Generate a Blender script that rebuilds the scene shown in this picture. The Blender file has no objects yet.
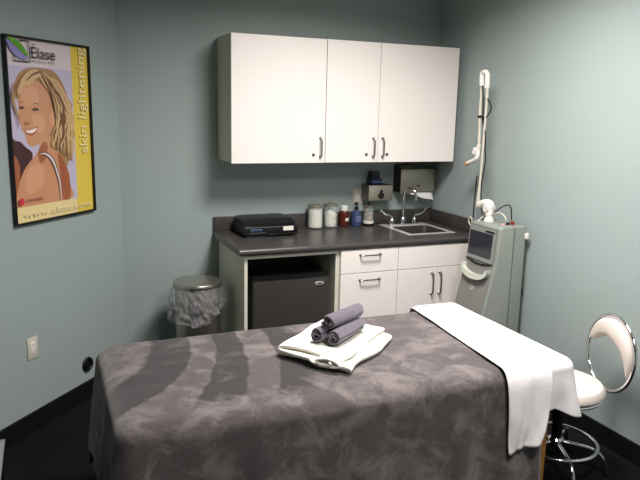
import bpy, bmesh, math, random
from math import pi, sin, cos, radians
from mathutils import Vector, Matrix, noise
random.seed(7)
S = bpy.context.scene
C = S.collection

# ------------------------------------------------------------------ camera
CP = Vector((-1.0342, -4.1760, 1.6999)); YAW, PITCH, ROLL, FPX = -0.39978, -0.19359, 0.0231, 653.92
_f = Vector((-sin(YAW)*cos(PITCH), cos(YAW)*cos(PITCH), sin(PITCH)))
_r = Vector((cos(YAW), sin(YAW), 0)); _u = _r.cross(_f)
_r, _u = cos(ROLL)*_r + sin(ROLL)*_u, -sin(ROLL)*_r + cos(ROLL)*_u
cam = bpy.data.objects.new('camera', bpy.data.cameras.new('camera')); C.objects.link(cam)
M = Matrix((( _r.x, _u.x, -_f.x, CP.x), (_r.y, _u.y, -_f.y, CP.y), (_r.z, _u.z, -_f.z, CP.z), (0, 0, 0, 1)))
cam.matrix_world = M
cam.data.sensor_width = 36; cam.data.lens = FPX*36/640; cam.data.clip_start = .05
S.camera = cam
def ray(u, v): return _r*((u-320)/FPX) + _u*((240-v)/FPX) + _f
def at(u, v, x=None, y=None, z=None):
    d = ray(u, v)
    t = (x-CP.x)/d.x if x is not None else (y-CP.y)/d.y if y is not None else (z-CP.z)/d.z
    return CP + d*t

# ------------------------------------------------------------------ materials
def lin(c):
    return tuple(((x/255)/12.92 if x/255 <= .04045 else ((x/255+.055)/1.055)**2.4) for x in c) + (1,)
MATS = {}
def mat(name, col, rough=.5, metal=0, bump=0, bscale=200, spec=.5, var=0, vscale=8, trans=0, ior=1.45,
        sheen=0, alpha=1, emit=None, es=1, aniso=0, coat=0, stretch=(1, 1, 1), bdist=.001):
    if name in MATS: return MATS[name]
    m = bpy.data.materials.new(name); m.use_nodes = True; nt = m.node_tree; n = nt.nodes; L = nt.links
    b = n['Principled BSDF']; c = lin(col)
    b.inputs['Base Color'].default_value = c
    b.inputs['Roughness'].default_value = rough; b.inputs['Metallic'].default_value = metal
    b.inputs['Specular IOR Level'].default_value = spec; b.inputs['IOR'].default_value = ior
    b.inputs['Transmission Weight'].default_value = trans; b.inputs['Alpha'].default_value = alpha
    b.inputs['Sheen Weight'].default_value = sheen; b.inputs['Coat Weight'].default_value = coat
    if sheen: b.inputs['Sheen Roughness'].default_value = .4
    if emit: b.inputs['Emission Color'].default_value = lin(emit); b.inputs['Emission Strength'].default_value = es
    if bump or var:
        tc = n.new('ShaderNodeTexCoord'); mp = n.new('ShaderNodeMapping'); mp.inputs['Scale'].default_value = stretch
        L.new(tc.outputs['Object'], mp.inputs['Vector'])
    if bump:
        t = n.new('ShaderNodeTexNoise'); t.inputs['Scale'].default_value = bscale; t.inputs['Detail'].default_value = 4
        L.new(mp.outputs[0], t.inputs['Vector'])
        bp = n.new('ShaderNodeBump'); bp.inputs['Strength'].default_value = bump; bp.inputs['Distance'].default_value = bdist
        L.new(t.outputs['Fac'], bp.inputs['Height']); L.new(bp.outputs[0], b.inputs['Normal'])
    if var:
        t = n.new('ShaderNodeTexNoise'); t.inputs['Scale'].default_value = vscale; t.inputs['Detail'].default_value = 5
        L.new(mp.outputs[0], t.inputs['Vector'])
        r = n.new('ShaderNodeValToRGB'); r.color_ramp.elements[0].position = .3; r.color_ramp.elements[1].position = .7
        r.color_ramp.elements[0].color = tuple(x*(1-var) for x in c[:3])+(1,)
        r.color_ramp.elements[1].color = tuple(min(1, x*(1+var)) for x in c[:3])+(1,)
        L.new(t.outputs['Fac'], r.inputs['Fac']); L.new(r.outputs[0], b.inputs['Base Color'])
    MATS[name] = m
    return m
wallm = mat('painted_wall', (151, 163, 161), .62, bump=.12, bscale=120, var=.015, vscale=3)
ceilm = mat('ceiling_paint', (215, 214, 208), .9)
carpet = mat('dark_carpet', (24, 22, 24), 1, bump=1, bscale=350, var=.45, vscale=160, spec=.1, bdist=.004)
basem = mat('black_rubber_base', (13, 12, 13), .5)
white_lam = mat('white_laminate', (232, 225, 220), .42, bump=.02, bscale=60)
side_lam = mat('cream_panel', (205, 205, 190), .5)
counterm = mat('charcoal_laminate', (64, 61, 60), .32, var=.12, vscale=90, bump=.03, bscale=250)
chrome = mat('chrome', (225, 225, 228), .09, 1)
nickel = mat('brushed_nickel', (150, 147, 143), .28, 1)
steel = mat('brushed_steel', (178, 172, 158), .42, .85, bump=.15, bscale=40, stretch=(1, 1, 30))
dsteel = mat('dark_steel', (120, 118, 113), .38, .9, bump=.1, bscale=40, stretch=(1, 1, 30))
fridge_m = mat('fridge_steel', (92, 89, 85), .42, .7, bump=.08, bscale=30, stretch=(30, 30, 1))
black = mat('black_plastic', (17, 17, 18), .35)
blackm = mat('black_matte', (14, 14, 15), .7)
gloss = mat('gloss_black', (10, 10, 12), .12)
whitep = mat('white_plastic', (225, 222, 214), .4)
ivory = mat('ivory_plastic', (198, 193, 180), .4)
glass = mat('clear_glass', (200, 210, 206), .04, alpha=.2, spec=1)
cotton = mat('cotton', (244, 238, 226), .95, bump=.8, bscale=120, bdist=.004)
brown = mat('amber_bottle', (78, 28, 18), .2)
bluep = mat('blue_soap', (56, 68, 104), .3)
devg = mat('device_grey', (132, 138, 132), .45)
devd = mat('device_front_grey', (122, 121, 117), .5)
devl = mat('device_light', (190, 195, 182), .4)
screen = mat('device_screen', (44, 44, 52), .15)
orange = mat('orange_tip', (190, 130, 80), .5)
redk = mat('red_knob', (140, 48, 44), .4)
sheetm = mat('white_sheet', (238, 234, 235), .9, bump=.5, bscale=9, bdist=.012, sheen=.1)
creamt = mat('cream_terry', (238, 234, 222), 1, bump=1, bscale=450, bdist=.003, sheen=.3)
greyt = mat('mauve_terry', (98, 90, 103), 1, bump=1, bscale=420, bdist=.003, sheen=.4, var=.12, vscale=30)
vinyl = mat('cream_vinyl', (212, 202, 193), .42, bump=.1, bscale=30)
wood = mat('beech_wood', (150, 105, 55), .45, var=.2, vscale=12, stretch=(8, 8, 1))
pad = mat('table_vinyl', (190, 180, 165), .5)

def blanket_material():
    m = bpy.data.materials.new('plush_blanket'); m.use_nodes = True; nt = m.node_tree; n = nt.nodes; L = nt.links
    b = n['Principled BSDF']; tc = n.new('ShaderNodeTexCoord')
    nz = n.new('ShaderNodeTexNoise'); nz.inputs['Scale'].default_value = 9; nz.inputs['Detail'].default_value = 6
    L.new(tc.outputs['Object'], nz.inputs['Vector'])
    warp = n.new('ShaderNodeMixRGB'); warp.blend_type = 'LINEAR_LIGHT'; warp.inputs['Fac'].default_value = .025
    L.new(tc.outputs['Object'], warp.inputs[1]); L.new(nz.outputs['Color'], warp.inputs[2])
    def dist(cx, cy):
        s = n.new('ShaderNodeVectorMath'); s.operation = 'MULTIPLY'; s.inputs[1].default_value = (1, 1, 0); L.new(warp.outputs[0], s.inputs[0])
        d = n.new('ShaderNodeVectorMath'); d.operation = 'DISTANCE'; d.inputs[1].default_value = (cx, cy, 0)
        L.new(s.outputs[0], d.inputs[0]); return d.outputs['Value']
    def step(v, e, w=.012, inv=False):
        r = n.new('ShaderNodeMapRange'); r.interpolation_type = 'SMOOTHSTEP'
        r.inputs['From Min'].default_value = e-w; r.inputs['From Max'].default_value = e+w
        if inv: r.inputs['To Min'].default_value = 1; r.inputs['To Max'].default_value = 0
        L.new(v, r.inputs['Value']); return r.outputs[0]
    def mul(a, c, op='MULTIPLY'):
        r = n.new('ShaderNodeMath'); r.operation = op; r.use_clamp = True
        for k, q in enumerate((a, c)):
            if isinstance(q, float): r.inputs[k].default_value = q
            else: L.new(q, r.inputs[k])
        return r.outputs[0]
    # brushed nap: sweeps of a hand across the pile leave alternating bands
    a1 = dist(-1.305, -1.379); a2 = dist(-2.225, -1.158); a3 = dist(-2.30, -1.30); a4 = dist(-1.927, -1.365)
    d1 = mul(step(a1, .655, .02), step(a1, .819, .008, True))
    d2 = mul(step(a2, 1.866, .008), step(a3, 2.03, .008, True))
    d3 = mul(step(a4, 1.784, .008), step(a4, 1.90, .06, True))
    dark = mul(mul(d1, d2, 'ADD'), d3, 'ADD')
    sp = n.new('ShaderNodeSeparateXYZ'); L.new(warp.outputs[0], sp.inputs[0])
    dark = mul(dark, step(sp.outputs['Y'], -2.08, .09))
    # mottled nap elsewhere
    n2 = n.new('ShaderNodeTexNoise'); n2.inputs['Scale'].default_value = 8; n2.inputs['Detail'].default_value = 9; n2.inputs['Roughness'].default_value = .68
    L.new(tc.outputs['Object'], n2.inputs['Vector'])
    n2.inputs['Distortion'].default_value = .6
    mott = step(n2.outputs['Fac'], .455, .13)
    mm = mul(mott, .68)
    dark = mul(dark, .72)
    tot = mul(dark, mm, 'ADD')
    n3 = n.new('ShaderNodeTexNoise'); n3.inputs['Scale'].default_value = 60; n3.inputs['Detail'].default_value = 5; L.new(tc.outputs['Object'], n3.inputs['Vector'])
    fine = mul(n3.outputs['Fac'], .35)
    tot = mul(tot, mul(fine, .17, 'SUBTRACT'), 'ADD')
    mx = n.new('ShaderNodeMixRGB'); mx.inputs[1].default_value = lin((116, 108, 107)); mx.inputs[2].default_value = lin((51, 47, 48))
    L.new(tot, mx.inputs['Fac']); L.new(mx.outputs[0], b.inputs['Base Color'])
    b.inputs['Roughness'].default_value = 1; b.inputs['Specular IOR Level'].default_value = .1
    b.inputs['Sheen Weight'].default_value = .25; b.inputs['Sheen Roughness'].default_value = .5
    bp = n.new('ShaderNodeBump'); bp.inputs['Strength'].default_value = .6; bp.inputs['Distance'].default_value = .003
    n4 = n.new('ShaderNodeTexNoise'); n4.inputs['Scale'].default_value = 300; L.new(tc.outputs['Object'], n4.inputs['Vector'])
    L.new(n4.outputs['Fac'], bp.inputs['Height']); L.new(bp.outputs[0], b.inputs['Normal'])
    return m
blanketm = blanket_material()

# ------------------------------------------------------------------ mesh helpers
def empty(name, label, cat, loc=(0, 0, 0), rz=0, group=None):
    o = bpy.data.objects.new(name, None); C.objects.link(o); o.location = loc; o.rotation_euler = (0, 0, rz)
    o.empty_display_size = .05
    return tag(o, label, cat, group)
def tag(o, label, cat, group=None):
    o['label'] = label; o['category'] = cat
    if group: o['group'] = group
    return o
def link(name, bm, m, parent=None, smooth=True, label=None, angle=35):
    me = bpy.data.meshes.new(name)
    bmesh.ops.recalc_face_normals(bm, faces=bm.faces)
    bm.to_mesh(me); bm.free()
    for mm in (m if isinstance(m, (list, tuple)) else [m]): me.materials.append(mm)
    if smooth:
        me.shade_smooth(); me.set_sharp_from_angle(angle=radians(angle))
    o = bpy.data.objects.new(name, me); C.objects.link(o)
    if parent: o.parent = parent
    if label: o['label'] = label
    return o
def struct(name, bm, m, **k):
    o = link(name, bm, m, **k); o['kind'] = 'structure'; return o
NB = bmesh.new
def merge(bm, b2, mx=None):
    if mx is not None: bmesh.ops.transform(b2, matrix=mx, verts=b2.verts)
    me = bpy.data.meshes.new('t'); b2.to_mesh(me); b2.free(); bm.from_mesh(me); bpy.data.meshes.remove(me); return bm
def box(bm, x0, x1, y0, y1, z0, z1, bev=0, seg=2, mx=None, mi=0):
    b = NB(); bmesh.ops.create_cube(b, size=1)
    for v in b.verts: v.co = Vector(((x0+x1)/2+v.co.x*(x1-x0), (y0+y1)/2+v.co.y*(y1-y0), (z0+z1)/2+v.co.z*(z1-z0)))
    if bev: bmesh.ops.bevel(b, geom=list(b.edges), offset=bev, segments=seg, affect='EDGES', profile=.5)
    for f in b.faces: f.material_index = mi
    return merge(bm, b, mx)
def B(*a, **k): return box(NB(), *a, **k)
def lathe(bm, prof, seg=40, c=(0, 0, 0), mx=None):
    b = NB(); rings = []
    for r, z in prof:
        if r < 1e-5: rings.append([b.verts.new((0, 0, z))])
        else: rings.append([b.verts.new((r*cos(2*pi*i/seg), r*sin(2*pi*i/seg), z)) for i in range(seg)])
    for A, D in zip(rings, rings[1:]):
        if len(A) == 1 and len(D) == 1: continue
        for i in range(seg):
            j = (i+1) % seg
            if len(A) == 1: b.faces.new((A[0], D[i], D[j]))
            elif len(D) == 1: b.faces.new((A[i], A[j], D[0]))
            else: b.faces.new((A[i], A[j], D[j], D[i]))
    T = Matrix.Translation(c)
    return merge(bm, b, T @ mx if mx is not None else T)
def smoothpath(pts, n=8):
    pts = [Vector(p) for p in pts]; out = []
    for i in range(len(pts)-1):
        p0, p1, p2, p3 = pts[max(i-1, 0)], pts[i], pts[i+1], pts[min(i+2, len(pts)-1)]
        for k in range(n):
            t = k/n
            out.append(.5*((2*p1)+(p2-p0)*t+(2*p0-5*p1+4*p2-p3)*t*t+(3*p1-p0-3*p2+p3)*t**3))
    out.append(pts[-1]); return out
def tube(bm, pts, r, seg=12, closed=False, cap=True):
    pts = [Vector(p) for p in pts]; N = len(pts); rings = []
    rr = r if isinstance(r, (list, tuple)) else [r]*N
    t0 = (pts[1]-pts[0]).normalized(); up = Vector((0, 0, 1)) if abs(t0.z) < .9 else Vector((1, 0, 0))
    nrm = (up-t0*up.dot(t0)).normalized()
    for i, p in enumerate(pts):
        if closed: t = (pts[(i+1) % N]-pts[i-1]).normalized()
        else: t = (pts[min(i+1, N-1)]-pts[max(i-1, 0)]).normalized()
        nrm = (nrm-t*nrm.dot(t)).normalized(); bn = t.cross(nrm)
        rings.append([bm.verts.new(p+(nrm*cos(2*pi*k/seg)+bn*sin(2*pi*k/seg))*rr[i]) for k in range(seg)])
    rng = range(N if closed else N-1)
    for i in rng:
        A, D = rings[i], rings[(i+1) % N]
        for k in range(seg): bm.faces.new((A[k], A[(k+1) % seg], D[(k+1) % seg], D[k]))
    if cap and not closed:
        bm.faces.new(rings[0][::-1]); bm.faces.new(rings[-1])
    return bm
def prism(bm, poly, y0, y1, mi=0, mx=None):      # polygon in x-z, extruded along y
    b = NB(); A = [b.verts.new((x, y0, z)) for x, z in poly]; D = [b.verts.new((x, y1, z)) for x, z in poly]
    b.faces.new(A); b.faces.new(D[::-1])
    for i in range(len(poly)):
        j = (i+1) % len(poly); b.faces.new((A[i], D[i], D[j], A[j]))
    for f in b.faces: f.material_index = mi
    return merge(bm, b, mx)
def flat(bm, poly, y, mi=0, smooth=0):           # polygon in the x-z plane at depth y
    if smooth:
        n = len(poly); out = []
        P = [Vector((p[0], p[1])) for p in poly]
        for i in range(n):
            p0, p1, p2, p3 = P[i-1], P[i], P[(i+1) % n], P[(i+2) % n]
            for k in range(smooth):
                t = k/smooth; out.append(.5*((2*p1)+(p2-p0)*t+(2*p0-5*p1+4*p2-p3)*t*t+(3*p1-p0-3*p2+p3)*t**3))
        poly = out
    vs = [bm.verts.new((p[0], y, p[1])) for p in poly]
    f = bm.faces.new(vs); f.material_index = mi; return bm
def text(name, s, size, m, parent, loc, rot=(pi/2, 0, 0), depth=0, sx=1, width=None, label=None):
    cu = bpy.data.curves.new('t', 'FONT'); cu.body = s; cu.size = size; cu.extrude = depth
    o = bpy.data.objects.new('t', cu); C.objects.link(o)
    dg = bpy.context.evaluated_depsgraph_get(); me = bpy.data.meshes.new_from_object(o.evaluated_get(dg))
    bpy.data.objects.remove(o); bpy.data.curves.remove(cu)
    xs = [v.co.x for v in me.vertices]; w = max(xs)-min(xs)
    if width: sx = width/w
    for v in me.vertices: v.co.x = (v.co.x-min(xs))*sx
    me.materials.clear(); me.materials.append(m); me.name = name
    r = bpy.data.objects.new(name, me); C.objects.link(r); r.parent = parent; r.location = loc; r.rotation_euler = rot
    if label: r['label'] = label
    return r
def copy_tree(o, parent=None):
    c = o.copy(); C.objects.link(c); c.parent = parent
    for ch in list(o.children): copy_tree(ch, c)
    return c

# ------------------------------------------------------------------ room shell
H = 2.70; WX = 1.627; XC = -.609; WA = .84487
dL = Vector((-cos(WA), -sin(WA))); LL = 3.2
PA = Vector((XC, 0)); PB = PA+dL*LL; YF = -5.2
outline = [(WX, 0), (XC, 0), (PB.x, PB.y), (PB.x, YF), (WX, YF)]
def wallseg(a, b, z0=0, z1=H, t=.1, off=0):   # thickness goes outwards (to the left of a->b)
    a, b = Vector(a), Vector(b); d = (b-a).normalized(); n = Vector((-d.y, d.x))
    a2, b2 = a-n*off, b-n*off
    bm = NB(); q = [a2, b2, b2+n*t, a2+n*t]
    lo = [bm.verts.new((p.x, p.y, z0)) for p in q]; hi = [bm.verts.new((p.x, p.y, z1)) for p in q]
    bm.faces.new(lo); bm.faces.new(hi)
    for i in range(4): bm.faces.new((lo[i], lo[(i+1) % 4], hi[(i+1) % 4], hi[i]))
    return bm
def slab(z0, z1):
    bm = NB(); a = [bm.verts.new((x, y, z0)) for x, y in outline]; b = [bm.verts.new((x, y, z1)) for x, y in outline]
    bm.faces.new(a); bm.faces.new(b)
    for i in range(5): bm.faces.new((a[i], a[(i+1) % 5], b[(i+1) % 5], b[i]))
    return bm
struct('floor', slab(-.08, 0), carpet, smooth=False)
struct('ceiling', slab(H, H+.08), ceilm, smooth=False)
struct('wall_back', wallseg((XC, 0), (WX, 0)), wallm, smooth=False)
struct('wall_right', wallseg((WX, 0), (WX, YF)), wallm, smooth=False)
struct('wall_left', wallseg(PB, PA), wallm, smooth=False)
struct('wall_side', wallseg((PB.x, YF), PB), wallm, smooth=False)
struct('wall_front', wallseg((WX, YF), (PB.x, YF)), wallm, smooth=False)
struct('baseboard_left', wallseg(PB, PA-Vector((-.012, 0))*0, 0, .105, .012, .012), basem, smooth=False)
struct('baseboard_right', wallseg((WX, -.66), (WX, YF), 0, .105, .012, .012), basem, smooth=False)
struct('baseboard_back', wallseg((XC+.02, 0), (-.03, 0), 0, .105, .012, .012), basem, smooth=False)

# ceiling lights (out of view, they light the room; the second is added fill)
emitm = mat('light_diffuser', (255, 250, 240), .5, emit=(255, 244, 228), es=3)
def ceiling_light(x, y, w, d, power, label, spread=140, col=(1, .95, .925)):
    t = empty('ceiling_light', label, 'ceiling light', (x, y, H))
    fr = NB()
    for a in ((-w/2-.03, w/2+.03, -d/2-.03, -d/2), (-w/2-.03, w/2+.03, d/2, d/2+.03), (-w/2-.03, -w/2, -d/2, d/2), (w/2, w/2+.03, -d/2, d/2)):
        box(fr, *a, -.025, 0)
    link('frame', fr, whitep, t, smooth=False)
    link('diffuser', B(-w/2, w/2, -d/2, d/2, -.012, -.001), emitm, t, smooth=False)
    l = bpy.data.lights.new('lamp', 'AREA'); l.shape = 'RECTANGLE'; l.size = w; l.size_y = d; l.energy = power; l.color = col; l.spread = radians(spread)
    o = bpy.data.objects.new('lamp', l); C.objects.link(o); o.parent = t; o.location = (0, 0, -.03)
    return t
ceiling_light(.50, -1.75, .6, .6, 66, 'square white recessed ceiling light above the treatment table', 158)
ceiling_light(.30, -3.45, .6, .6, 44, 'added ceiling fill light, unseen, near the front wall above the open floor', 160)  # unseen fill panel, added to brighten the right wall and front faces

# ------------------------------------------------------------------ poster
PZ = 1.110
def onleft(s): p = PA+dL*s; return p
pp = onleft(.882)
poster = empty('framed_poster', 'black framed advertising poster of a smiling blonde woman on the left wall', 'poster', (pp.x, pp.y, PZ), WA)
fw = .010
fr = NB()
for a in ((0, .61, 0, fw), (0, .61, .915-fw, .915), (0, fw, fw, .915-fw), (.61-fw, .61, fw, .915-fw)):
    box(fr, a[0], a[1], -.024, -.001, a[2], a[3], .001, 1)
link('frame', fr, black, poster)
def pm(n, c): return mat('print_'+n, c, .35, coat=.3)
link('print_sheet', B(fw, .61-fw, -.008, -.003, fw, .915-fw), pm('white', (214, 200, 204)), poster, smooth=False)
Y0 = -.0083; st = .00025
link('yellow_strip', flat(NB(), [(.470, fw), (.6, fw), (.6, .905), (.470, .905)], Y0-st, 0), pm('yellow', (222, 195, 80)), poster, smooth=False, label='yellow side strip')
link('pale_strip', flat(NB(), [(fw, fw), (.468, fw), (.468, .088), (fw, .088)], Y0-4*st), pm('pale', (226, 206, 150)), poster, smooth=False, label='pale yellow bottom strip')
pmats = [pm('backdrop', (190, 182, 205)), pm('hair_mid', (165, 128, 92)), pm('skin', (198, 142, 108)), pm('hair_light', (205, 170, 125)),
         pm('hair_dark', (112, 80, 58)), pm('skin_shade', (160, 92, 62)), pm('lips', (165, 70, 62)), pm('teeth', (240, 230, 225)),
         pm('eye', (60, 42, 38)), pm('dark_top', (70, 40, 42)), pm('strap', (205, 195, 195)), pm('skin_light', (208, 154, 120)), pm('pink', (200, 50, 70))]
pb = NB()
y = [Y0-st]
def lay(poly, mi, sm=4): y[0] -= .00006; flat(pb, poly, y[0], mi, sm)
lay([(fw, .088), (.470, .088), (.470, .777), (fw, .777)], 0, 0)
lay([(.012, .10), (.012, .41), (.04, .417), (.075, .41), (.105, .385), (.15, .35), (.13, .29), (.07, .20), (.04, .10)], 9)
lay([(.012, .11), (.012, .33), (.035, .34), (.06, .29), (.05, .2), (.035, .12)], 5)
lay([(.06, .62), (.055, .68), (.085, .735), (.13, .762), (.19, .774), (.26, .774), (.33, .765), (.385, .72), (.425, .65), (.45, .57), (.458, .48), (.45, .40), (.43, .33), (.405, .28),
     (.385, .262), (.36, .30), (.30, .36), (.25, .40), (.2, .5), (.12, .6)], 1)
lay([(.245, .44), (.205, .40), (.19, .36), (.10, .285), (.055, .22), (.03, .15), (.022, .09), (.412, .09), (.415, .17), (.408, .24), (.37, .31), (.33, .36), (.31, .42)], 2)
lay([(.19, .36), (.235, .405), (.26, .38), (.24, .32), (.2, .30)], 5)
lay([(.33, .34), (.375, .30), (.41, .22), (.413, .10), (.355, .10), (.345, .22)], 5)
lay([(.10, .25), (.16, .30), (.22, .27), (.20, .18), (.10, .15)], 11)
lay([(.085, .69), (.13, .715), (.20, .71), (.27, .68), (.31, .62), (.318, .54), (.30, .475), (.26, .43), (.215, .402), (.165, .387), (.135, .388), (.115, .41), (.104, .45), (.085, .47),
     (.082, .50), (.068, .535), (.075, .58), (.068, .64)], 2)
lay([(.10, .67), (.15, .69), (.2, .67), (.21, .60), (.15, .585), (.10, .60)], 11)
lay([(.16, .54), (.23, .54), (.25, .49), (.22, .45), (.18, .47)], 11)
lay([(.285, .53), (.31, .57), (.335, .57), (.338, .53), (.315, .49), (.295, .485)], 11)
lay([(.10, .50), (.118, .49), (.14, .497), (.13, .508), (.118, .503), (.108, .508)], 5)
for ex, ez, w in ((.094, .575, .018), (.187, .568, .027)):
    lay([(ex-w, ez), (ex, ez+.009), (ex+w, ez+.001), (ex, ez-.007)], 8)
    lay([(ex-.2*w, ez+.004), (ex+.3*w, ez+.003), (ex+.3*w, ez-.003), (ex-.2*w, ez-.003)], 4, 0)
    lay([(ex-w, ez+.022), (ex+.2*w, ez+.034), (ex+1.3*w, ez+.02), (ex+.2*w, ez+.029)], 4)
def msc(P, k=.8): return [(.145+(a-.145)*k, .462+(c-.462)*k) for a, c in P]
lay(msc([(.098, .468), (.13, .472), (.17, .478), (.208, .488), (.19, .455), (.155, .437), (.12, .44)]), 6)
lay(msc([(.104, .466), (.14, .468), (.198, .480), (.18, .458), (.15, .449), (.12, .452)]), 7)
def strand(pts, w, mi):
    P = smoothpath([(a, 0, b) for a, b in pts], 6); n = len(P); L_, R_ = [], []
    for i, p in enumerate(P):
        t = (P[min(i+1, n-1)]-P[max(i-1, 0)]).normalized(); q = Vector((-t.z, 0, t.x))*w*sin(pi*(i+.4)/(n))
        L_.append((p.x+q.x, p.z+q.z)); R_.append((p.x-q.x, p.z-q.z))
    lay(L_+R_[::-1], mi, 0)
rs = random.Random(3)
for i in range(80):        # long waves falling on the right
    k = rs.random(); x0 = .20+.10*k+rs.uniform(-.02, .02); x1 = .325+.11*k; xe = .29+.15*k
    wv = rs.uniform(-.02, .02)
    strand([(x0, .765-.03*k), (x0+.06+wv*.3, .70), (x1-wv, .60), (x1+.015+wv, .52), (xe+.01-wv, .44), (xe+wv, .37+.03*rs.random()), (xe+.0, .29+.09*(1-k))], rs.uniform(.004, .010), rs.choice((1, 3, 3, 4, 1, 3)))
for i in range(26):        # swept fringe on the left
    k = rs.random()
    strand([(.20+.08*k, .77-.02*k), (.15+.05*k, .755-.03*k), (.10+.05*k, .715-.02*k), (.075+.03*k, .675+.01*k), (.062+.02*rs.random(), .62+.04*rs.random())], rs.uniform(.004, .009), rs.choice((1, 3, 4, 3, 1)))
for i in range(12):
    k = rs.random()
    strand([(.22, .765), (.25+.03*k, .72), (.29+.02*k, .66), (.31+.03*k, .59), (.32+.02*k, .52)], rs.uniform(.004, .008), rs.choice((3, 4, 1)))
for i in range(5):
    strand([(.09+.0*i, .70), (.04, .68-.02*i), (.03+.01*i, .60-.02*i), (.05, .55-.02*i)], .003, 1)
strand([(.185, .345), (.23, .345), (.275, .315), (.305, .26), (.325, .19), (.334, .09)], .008, 10)
strand([(.19, .35), (.24, .352), (.285, .32), (.315, .26), (.337, .19), (.345, .09)], .003, 4)
lay([(.03, .115), (.045, .135), (.062, .13), (.065, .108), (.04, .098)], 12)
link('portrait', pb, pmats, poster, smooth=False, label='photograph of a smiling blonde woman looking over her bare shoulder')
Yt = Y0-.0125
ink = pm('ink', (28, 26, 32)); greyink = pm('grey_ink', (120, 112, 118)); faint = pm('faint', (236, 220, 170)); lilac = pm('skin_text', (205, 190, 170))
YT = Y0-.011+.0025-.0035
YT = -.0225
YT = y[0]-.0004
lb = NB(); flat(lb, [(.022, .9), (.07, .900), (.105, .882), (.13, .86), (.147, .822)], YT, 0, 4)
link('green_leaf', lb, pm('leaf_green', (92, 158, 38)), poster, smooth=False, label='green half of the leaf emblem')
lb = NB(); flat(lb, [(.020, .895), (.024, .87), (.042, .842), (.075, .818), (.11, .808), (.143, .815)], YT, 0, 4)
link('lilac_leaf', lb, pm('leaf_lilac', (140, 132, 190)), poster, smooth=False, label='lilac half of the leaf emblem')
lb = NB()
for a in ((.098, .898, .162, .893), (.157, .898, .162, .795), (.056, .800, .162, .795), (.056, .832, .061, .795)):
    flat(lb, [(a[0], a[1]), (a[2], a[1]), (a[2], a[3]), (a[0], a[3])], YT+.0001)
link('emblem_square', lb, ink, poster, smooth=False)
text('brand_lettering', 'Élase', .078, ink, poster, (.173, YT, .819), width=.168)
text('small_lettering', 'MEDICAL SPAS', .017, greyink, poster, (.173, YT, .799), width=.165)
text('side_lettering', 'skin lightening', .088, pm('side_text', (240, 226, 170)), poster, (.562, YT, .335), rot=(pi/2, -pi/2, 0), width=.565)
text('laser_lettering', 'candela', .026, pm('cand', (110, 60, 50)), poster, (.078, YT, .112), width=.12)
text('web_lettering', 'www.elase.com', .05, faint, poster, (.06, YT, .032), width=.51)

# ------------------------------------------------------------------ outlets, bumper
def outlet(name, label, loc, rz, gangs=True):
    t = empty(name, label, 'outlet', loc, rz)
    link('cover_plate', B(-.036, .036, -.006, -.0005, -.058, .058, .003), ivory, t)
    b = NB()
    box(b, -.0165, .0165, -.009, -.005, -.034, .034, .002)
    link('receptacle', b, whitep, t)
    b = NB()
    for z in (-.019, .019):
        b = NB(); box(b, -.0075, -.0055, -.0095, -.0088, z-.004, z+.005); box(b, .0055, .0075, -.0095, -.0088, z-.004, z+.005)
        box(b, -.002, .002, -.0095, -.0088, z-.012, z-.008)
        link('slot', b, blackm, t, smooth=False)
    return t
p = onleft(.811); outlet('wall_outlet', 'ivory electrical outlet low on the left wall below the poster', (p.x, p.y, .453), WA)
outlet('wall_outlet', 'white outlet on the back wall behind the soap bottles', (1.012, 0, 1.115), 0)
p = onleft(.39)
t = empty('door_bumper', 'round black disc low on the left wall beside the draped table', 'wall bumper', (p.x, p.y, .207), WA)
RX = Matrix.Rotation(pi/2, 4, 'X')
link('disc', lathe(NB(), [(0, .0), (.043, 0), (.045, .006), (.040, .014), (.032, .016), (.026, .011), (0, .010)], 40, mx=RX), black, t)
link('centre_screw', lathe(NB(), [(0, .010), (.006, .010), (.005, .016), (0, .017)], 16, mx=RX), nickel, t)

# ------------------------------------------------------------------ wall cabinets
def bar_handle(parent, p, length, axis='z', r=.0048, out=.028):
    x, yy, z = p; h = length/2
    if axis == 'z': pts = [(x, yy, z-h), (x, yy-out*.7, z-h+.002), (x, yy-out, z-h+.014), (x, yy-out, z+h-.014), (x, yy-out*.7, z+h-.002), (x, yy, z+h)]
    else: pts = [(x-h, yy, z), (x-h+.002, yy-out*.7, z), (x-h+.014, yy-out, z), (x+h-.014, yy-out, z), (x+h-.002, yy-out*.7, z), (x+h, yy, z)]
    b = tube(NB(), smoothpath(pts, 5), r, 10)
    for q in (pts[0], pts[-1]): lathe(b, [(0, 0), (.0085, 0), (.0085, .003), (.005, .007), (0, .007)], 16, c=q, mx=RX)
    return link('handle', b, nickel, parent)
def lock(parent, p):
    b = lathe(NB(), [(0, 0), (.010, 0), (.010, .004), (.007, .007), (0, .007)], 20, c=p, mx=RX)
    return link('lock', b, dsteel, parent)
UD = .33; Z0, Z1 = 1.3865, 2.142
def wall_cab(x0, x1, doors, label, dz=0):
    t = empty('wall_cabinet', label, 'cabinet', (x0, 0, Z0+dz))
    w = x1-x0; hh = Z1-Z0
    b = NB(); th = .018; dd = UD-.021
    box(b, 0, th, -dd, -.002, 0, hh, .0008, 1); box(b, w-th, w, -dd, -.002, 0, hh, .0008, 1)
    box(b, th, w-th, -dd, -.002, 0, th); box(b, th, w-th, -dd, -.002, hh-th, hh); box(b, th, w-th, -.01, -.002, th, hh-th)
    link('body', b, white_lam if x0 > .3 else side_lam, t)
    for a, c, hx, lx in doors:
        d = link('door', B(a-x0+.0015, c-x0-.0015, -UD, -UD+.019, -.004, hh-.002, .0012, 1), white_lam, t)
        bar_handle(d, (hx-x0, -UD, .092), .118); lock(d, (lx-x0, -UD, .047))
    return t
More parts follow.
